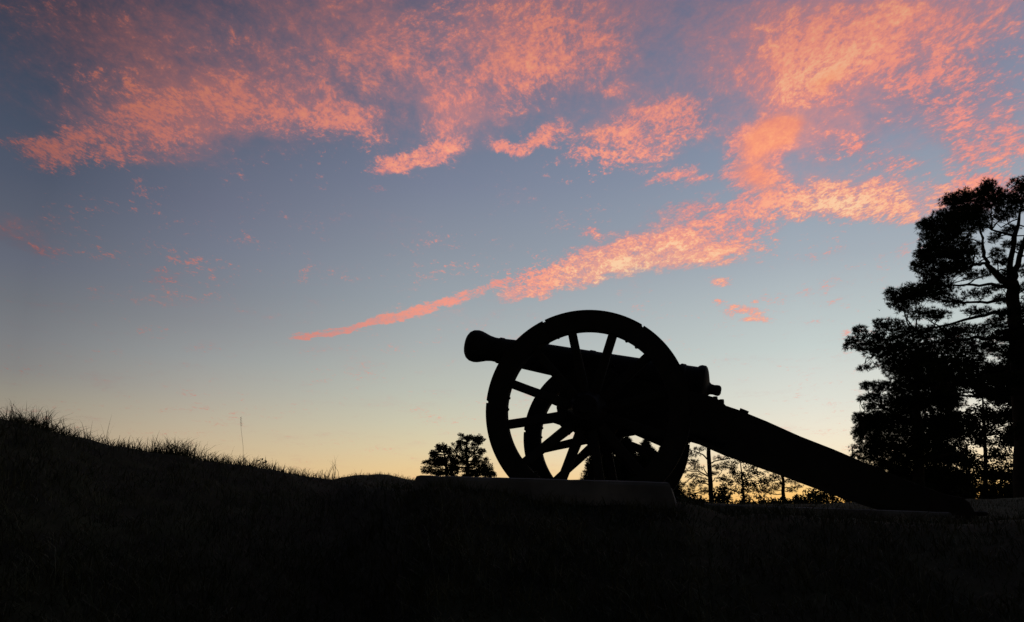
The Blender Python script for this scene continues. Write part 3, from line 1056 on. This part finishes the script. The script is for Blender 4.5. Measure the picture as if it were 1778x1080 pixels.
def cedar(px, ytop, ybase, w, Y, label, seed, group=None):
    rg = np.random.default_rng(seed)
    cl = []
    y = ytop
    while y < ybase:
        f = (y - ytop) / (ybase - ytop)
        hw = w * (.08 + .92 * f ** .75)
        for sx in (-.75, -.3, .25, .7):
            cl.append((px + sx * hw + rg.uniform(-2, 2), y + abs(sx) * 4 + rg.uniform(-2, 2), hw * .36 + 2.5, 6))
        y += 7
    return tree('cedar_tree', Y, [(px, ybase, .16), (px, (ytop + ybase) / 2, .10), (px, ytop - 2, .03)], [], cl, label, group or 'cedars in a row behind the wheels', seed=seed,
                dspread=.9, dens=2.2, size=.24, needle_w=.03, twig=.02)


cedar(1046, 762, 868, 40, 55.0, 'pointed cedar seen between the lower spokes of the near wheel, farthest left of its row', 31)
cedar(1088, 764, 868, 36, 58.0, 'pointed cedar behind the cannon hub, second from the left in its row', 32)
cedar(1122, 770, 868, 34, 54.0, 'ragged cedar whose tip fills the gap under the carriage to the right of the axle', 33)
cedar(1155, 776, 868, 28, 57.0, 'short cedar hidden mostly by the back rim of the near wheel', 34)

# gap under the trail: open pines against the last light
G1 = [(1190, 783, 12, 3), (1200, 790, 14, 4), (1215, 780, 12, 3), (1195, 803, 18, 5), (1210, 812, 12, 4), (1185, 818, 10, 4), (1205, 826, 16, 3),
      (1250, 796, 14, 3), (1262, 806, 12, 3), (1246, 812, 14, 4), (1268, 812, 9, 3), (1215, 838, 14, 6), (1200, 845, 8, 4), (1255, 832, 12, 5), (1185, 843, 8, 4),
      (1240, 822, 10, 3), (1212, 760, 26, 6), (1250, 765, 26, 6), (1232, 740, 30, 8), (1225, 715, 18, 7), (1180, 770, 12, 4), (1280, 790, 10, 3), (1190, 855, 16, 4), (1222, 853, 10, 5)]
tree('open_pine', 60.0, [(1235, 880, .19), (1233, 830, .17), (1231, 790, .155), (1229, 750, .11), (1228, 715, .05)],
     [[(1232, 800, .06), (1215, 786, .04), (1196, 780, .02)], [(1233, 828, .07), (1215, 818, .05), (1186, 818, .02)],
      [(1233, 830, .05), (1222, 812, .03), (1200, 808, .015)], [(1231, 805, .06), (1250, 798, .04), (1272, 796, .02)],
      [(1234, 838, .06), (1225, 830, .04), (1204, 826, .02)], [(1233, 840, .05), (1246, 830, .03), (1256, 812, .02)]],
     G1, 'bare-trunked pine with tiered branches, in the gap between wheel and trail', 'open pines under the trail', seed=41, dspread=1.2,
     dens=.9, size=.20, needle_w=.02, twig=.03)
G2 = [(1275, 820, 14, 8), (1290, 832, 16, 8), (1262, 838, 10, 6), (1300, 815, 10, 4), (1312, 822, 12, 5), (1305, 842, 16, 6), (1322, 836, 12, 6),
      (1285, 850, 18, 6), (1272, 800, 9, 4), (1305, 812, 8, 3), (1318, 850, 14, 5), (1255, 850, 12, 6), (1296, 800, 12, 5), (1280, 780, 14, 5), (1300, 862, 16, 4)]
tree('loose_leafy_tree', 66.0, [(1292, 880, .12), (1290, 845, .09), (1287, 815, .05), (1284, 785, .03)],
     [[(1290, 840, .04), (1305, 825, .025), (1312, 815, .015)], [(1290, 845, .04), (1276, 828, .025), (1270, 805, .015)]],
     G2, 'thin leafy tree letting orange light through, between the two bare-trunked pines under the trail', style='leaf', seed=42, dspread=1.2, dens=.75, size=.14, twig=.024)
G3 = [(1335, 835, 10, 4), (1348, 828, 12, 4), (1340, 848, 14, 4), (1375, 836, 12, 4), (1385, 846, 10, 3), (1352, 842, 10, 4), (1330, 855, 12, 4), (1375, 852, 10, 3),
      (1350, 805, 20, 6), (1370, 815, 16, 6), (1352, 785, 18, 7), (1345, 815, 20, 5)]
tree('open_pine', 60.0, [(1361, 880, .15), (1360, 850, .13), (1359, 820, .10), (1357, 775, .04)],
     [[(1360, 842, .05), (1350, 830, .03), (1335, 826, .015)], [(1360, 838, .05), (1372, 828, .03), (1388, 834, .015)]],
     G3, 'small forked pine in the narrow right-hand corner of the gap under the trail', 'open pines under the trail', seed=43, dspread=1.0, dens=.85, size=.19, needle_w=.02, twig=.026)


def bush(px, ytop, w, Y, label, seed, group=None):
    rg = np.random.default_rng(seed)
    cl = []
    ybase = 880
    for _ in range(max(5, int(w / 5))):
        x = px + rg.uniform(-.9, .9) * w
        e = max(.12, 1 - ((x - px) / w) ** 2)
        y = ybase - (ybase - ytop) * e * rg.uniform(.35, .92)
        cl.append((x, y, rg.uniform(7, 13), rg.uniform(4, 8)))
    cl += [(px + s_ * w * .4, (ytop + ybase) / 2 + 8, w * .4, (ybase - ytop) * .32) for s_ in (-1, 0, 1)]
    return tree('bush', Y, [(px, ybase, .06), (px, (ybase + ytop) / 2, .04), (px, ytop + 8, .02)], [], cl, label, group or 'bushes along the foot of the trees', style='leaf', seed=seed,
                dspread=.6, dens=1.1, size=.15, cat='bush', twig=.014)


bush(1203, 858, 26, 50, 'low dark bush at the foot of the pine trunk nearest the wheel', 51)
bush(1256, 852, 18, 52, 'rounded dark bush just right of the pine trunk nearest the wheel', 52)
bush(1318, 866, 36, 50, 'low spread of brush between the two pine trunks under the trail', 53)
bush(1372, 859, 22, 53, 'dark bush under the small forked pine in the gap', 54)
bush(1412, 852, 26, 48, 'dark bush where the underside of the trail meets the ground line', 55)
bush(1480, 768, 30, 40, 'leafy bush poking above the trail at the left foot of the pines', 56)
bush(1446, 785, 30, 42, 'dark bush behind the lower part of the trail', 57)
bush(1640, 800, 60, 41, 'broad dark bush beneath the dense conifer at right', 58)
bush(1745, 822, 50, 43, 'dark bush at the foot of the tall pine by the right edge', 59)
bush(1560, 800, 60, 39, 'wide dark thicket bush behind the end of the trail', 60)

# ------------------------------------------------------------------ grass
rg = np.random.default_rng(99)


def blades(X, Y, h, w, lean, rg):
    N = len(X)
    Z = ground_z(X, Y) - .008
    az = rg.uniform(0, 2 * np.pi, N)
    d = np.stack([np.cos(az), np.sin(az)], -1)
    s_ = np.stack([-np.sin(az), np.cos(az)], -1)
    tw = rg.uniform(0, np.pi, N)
    # blade plane is turned at random to its lean
    s2 = s_ * np.cos(tw)[:, None] + d * np.sin(tw)[:, None]
    v = np.zeros((N, 7, 3))
    for i, (t_, ww) in enumerate(((0, 1), (.4, .85), (.75, .5))):
        cxy = np.stack([X, Y], -1) + d * (lean * h * t_ ** 2)[:, None]
        z = Z + h * (t_ - .22 * np.minimum(lean, 1.5) * t_ ** 2)
        v[:, 2 * i, :2] = cxy - s2 * (w * ww / 2)[:, None]
        v[:, 2 * i + 1, :2] = cxy + s2 * (w * ww / 2)[:, None]
        v[:, 2 * i, 2] = v[:, 2 * i + 1, 2] = z
    v[:, 6, :2] = np.stack([X, Y], -1) + d * (lean * h)[:, None]
    v[:, 6, 2] = Z + h * (1 - .30 * np.minimum(lean, 1.5))
    b = np.arange(N)[:, None] * 7
    q = np.concatenate([b + np.array([[0, 1, 3, 2]]), b + np.array([[2, 3, 5, 4]])])
    t3 = b + np.array([[4, 5, 6]])
    return v.reshape(-1, 3), q, t3


def in_plinth(X, Y):
    lx = (X - ORG[0]) * bdir[0] + (Y - ORG[1]) * bdir[1]
    ly = (X - ORG[0]) * adir[0] + (Y - ORG[1]) * adir[1]
    return ((lx > -.38) & (lx < .65) & (ly > -3.61) & (ly < 1.37)) | ((lx > .72) & (lx < 1.93) & (ly > -2.42) & (ly < .77))


N = 120000
az = rg.uniform(-40, 40, N)
r = np.exp(rg.uniform(math.log(1.1), math.log(9.5), N))
X, Y = r * np.sin(np.radians(az)), r * np.cos(np.radians(az))
keep = ~in_plinth(X, Y)
X, Y, r = X[keep], Y[keep], r[keep]
cl = np.array([mnoise.noise(Vector((x * 2.2, y * 2.2, 5))) for x, y in zip(X, Y)])
cf = np.array([mnoise.noise(Vector((x * 8, y * 8, 1))) for x, y in zip(X, Y)])
h = (.040 + .028 * cl + .026 * cf).clip(.012) * rg.uniform(.5, 1.5, len(X))
left = np.clip((-X / Y - .05) / .3, 0, 1)
h *= 1 + .25 * left
tall = rg.uniform(size=len(X)) < .006
h[tall] *= 2.0
V1, Q1, T1 = blades(X, Y, h, rg.uniform(.0022, .0045, len(X)), rg.uniform(.1, 1.5, len(X)), rg)
# tussocks along the left crest:  (photo column, blades, height, spread m, lean)
TUS = [(5, 60, .06, .12, .8), (24, 120, .08, .07, 1.1), (36, 170, .13, .07, 1.0), (52, 190, .14, .09, 1.3), (70, 150, .12, .07, 1.4), (88, 50, .07, .05, 1.2),
       (103, 60, .09, .04, 1.3), (118, 70, .07, .06, 1.2), (146, 12, .13, .02, .9), (181, 10, .17, .012, .2), (176, 60, .06, .1, .9), (203, 50, .07, .04, .9),
       (226, 60, .06, .06, .8), (236, 26, .10, .02, .7), (251, 60, .08, .05, .7), (268, 16, .14, .02, .3), (277, 150, .10, .05, .9), (292, 170, .12, .06, 1.0),
       (305, 180, .12, .06, .8), (322, 130, .13, .05, .7), (334, 110, .12, .04, .8), (350, 40, .08, .05, 1.2), (366, 70, .10, .03, 1.0), (378, 60, .08, .04, 1.0),
       (396, 90, .08, .05, 1.0), (410, 40, .06, .06, .8), (430, 70, .09, .04, 1.0), (452, 60, .07, .04, .9), (468, 90, .09, .04, .9), (484, 60, .07, .04, .8),
       (505, 40, .06, .05, .8), (520, 60, .08, .04, .8), (540, 30, .06, .06, .7), (560, 30, .07, .04, .6), (574, 12, .15, .025, .5), (588, 11, .17, .02, .4)]
for (px, n_, hh, sp, ln) in TUS:
    dc = np.interp(px, cx, [c[1] for c in CREST])
    a_ = math.radians(azel(px, 780)[0])
    c0 = np.array([math.tan(a_) * dc, dc])
    n_ = int(n_ * .72)
    P = c0 + rg.normal(size=(n_, 2)) * sp * np.array([1, .9])
    v, q, t3 = blades(P[:, 0], P[:, 1], 1.02 * hh * rg.uniform(.25, 1.3, n_), rg.uniform(.0026, .0050, n_), ln * rg.uniform(.1, 1.7, n_), rg)
    Q1 = np.concatenate([Q1, q + len(V1)])
    T1 = np.concatenate([T1, t3 + len(V1)])
    V1 = np.concatenate([V1, v])
# blades growing up against the front faces of the plinths
for (lx0, lx1, ly, n_) in ((-.40, .66, -3.66, 900), (.74, 1.95, -2.47, 420)):
    lx = rg.uniform(lx0, lx1, n_)
    lyy = ly - np.abs(rg.normal(size=n_)) * .07
    X = ORG[0] + lx * bdir[0] + lyy * adir[0]
    Y = ORG[1] + lx * bdir[1] + lyy * adir[1]
    hh = .032 * (1 + .8 * np.array([mnoise.noise(Vector((a * 9, 2, 7))) for a in lx])) * rg.uniform(.5, 1.9, n_)
    v, q, t3 = blades(X, Y, hh, rg.uniform(.002, .0035, n_), rg.uniform(.1, 1.0, n_), rg)
    Q1 = np.concatenate([Q1, q + len(V1)])
    T1 = np.concatenate([T1, t3 + len(V1)])
    V1 = np.concatenate([V1, v])
# the farther swell, and the ground behind the gun
N = 26000
az = rg.uniform(-30, 38, N)
r = rg.uniform(9.5, 18.5, N)
X, Y = r * np.sin(np.radians(az)), r * np.cos(np.radians(az))
v, q, t3 = blades(X, Y, rg.uniform(.03, .10, N) * (1 + .9 * (rg.uniform(size=N) < .05)), rg.uniform(.004, .008, N), rg.uniform(.1, 1.0, N), rg)
Q1 = np.concatenate([Q1, q + len(V1)])
T1 = np.concatenate([T1, t3 + len(V1)])
V1 = np.concatenate([V1, v])
go = mesh_np('grass', V1, [Q1, T1], MAT['grass'])
tag(go, 'rough unmown grass covering the dark bank and the ground round the plinths', 'grass', kind='stuff')

# one tall thin seed stalk standing clear of the bank
a_ = at_depth(424, 800, 5.5)
zb = ground_z(a_[0], a_[1])[0]
st = empty('grass_stalk', (a_[0], a_[1], zb), 0, 'single tall thin grass stalk standing well above the bank left of centre', 'grass stalk')
top = at_depth(418, 724, 5.5) - np.array([a_[0], a_[1], zb])
mb = MB()
pts = [(0, 0, -.02), (top[0] * .25 - .004, .0, top[2] * .4), (top[0] * .8, 0, top[2] * .75), tuple(top)]
mb.tube(pts, [.0011, .0009, .0007, .0004], 5)
mb.build('stem', MAT['straw'], st)
mb = MB()
for i in range(12):
    f = .80 + .2 * i / 12
    p = np.array([top[0] * f, 0, top[2] * f])
    s_ = 1 if i % 2 else -1
    mb.tube([p, p + np.array([s_ * .006, .002 * s_, .008])], [.0010, .0006], 4)
mb.build('seed_head', MAT['straw'], st)

# a leafy weed in the bank
for px, py, d_, lab in ((297, 778, 5.2, 'small broad-leaved weed in the thickest tuft on the crest of the bank'),
                        (455, 806, 5.6, 'small broad-leaved weed on the crest, right of the tall stalk')):
    a_ = at_depth(px, py, d_)
    zb = ground_z(a_[0], a_[1])[0]
    w_ = empty('leafy_weed', (a_[0], a_[1], zb), 0, lab, 'weed')
    mb = MB()
    mb.tube([(0, 0, -.02), (.004, 0, .035), (0, .004, .065)], [.002, .0016, .001], 5)
    mb.tube([(.002, 0, .02), (.022, .004, .05)], [.0014, .0008], 4)
    mb.tube([(.002, 0, .025), (-.018, -.004, .055)], [.0014, .0008], 4)
    mb.build('stem', MAT['leaf'], w_)
    v, f = leaves(np.array([(0, 0, .065), (.022, .004, .05), (-.018, -.004, .055), (.01, 0, .04)]), 5, .012, .016, rg)
    mesh_np('foliage', v, [f], MAT['leaf'], w_)

# a small bird in the open sky beside the pine
bp = at_depth(1527, 539, 60.0)
bird = MB()
ths = np.arange(10) * 2 * np.pi / 10
prof = [(-.09, .004, .01), (-.07, .018, .006), (-.03, .030, 0), (.02, .030, 0), (.05, .018, .008), (.065, .017, .012), (.08, .010, .012), (.10, .002, .010)]
bird.rings([np.stack([np.full(10, x), r * np.cos(ths), z + r * np.sin(ths)], -1) for x, r, z in prof])
bo = bird.build('bird', MAT['feather'], smooth_=True)
bo.location = bp
bo.rotation_euler = (0, 0, math.radians(70))
tag(bo, 'tiny dark bird flying in the clear sky just left of the tall pine', 'bird')
for s_ in (-1, 1):
    mb = MB()
    sec = []
    for f, ch, zz_ in ((0, .06, .012), (.4, .065, .06), (.75, .045, .10), (1, .008, .13)):
        y = s_ * (.02 + .10 * f)
        sec.append(np.array([(.04 - f * .02, y, zz_), (.04 - f * .02 - ch, y, zz_ - .002), (.04 - f * .02 - ch * .5, y, zz_ + .007)]))
    mb.rings(sec)
    mb.build('wing', MAT['feather'], bo)
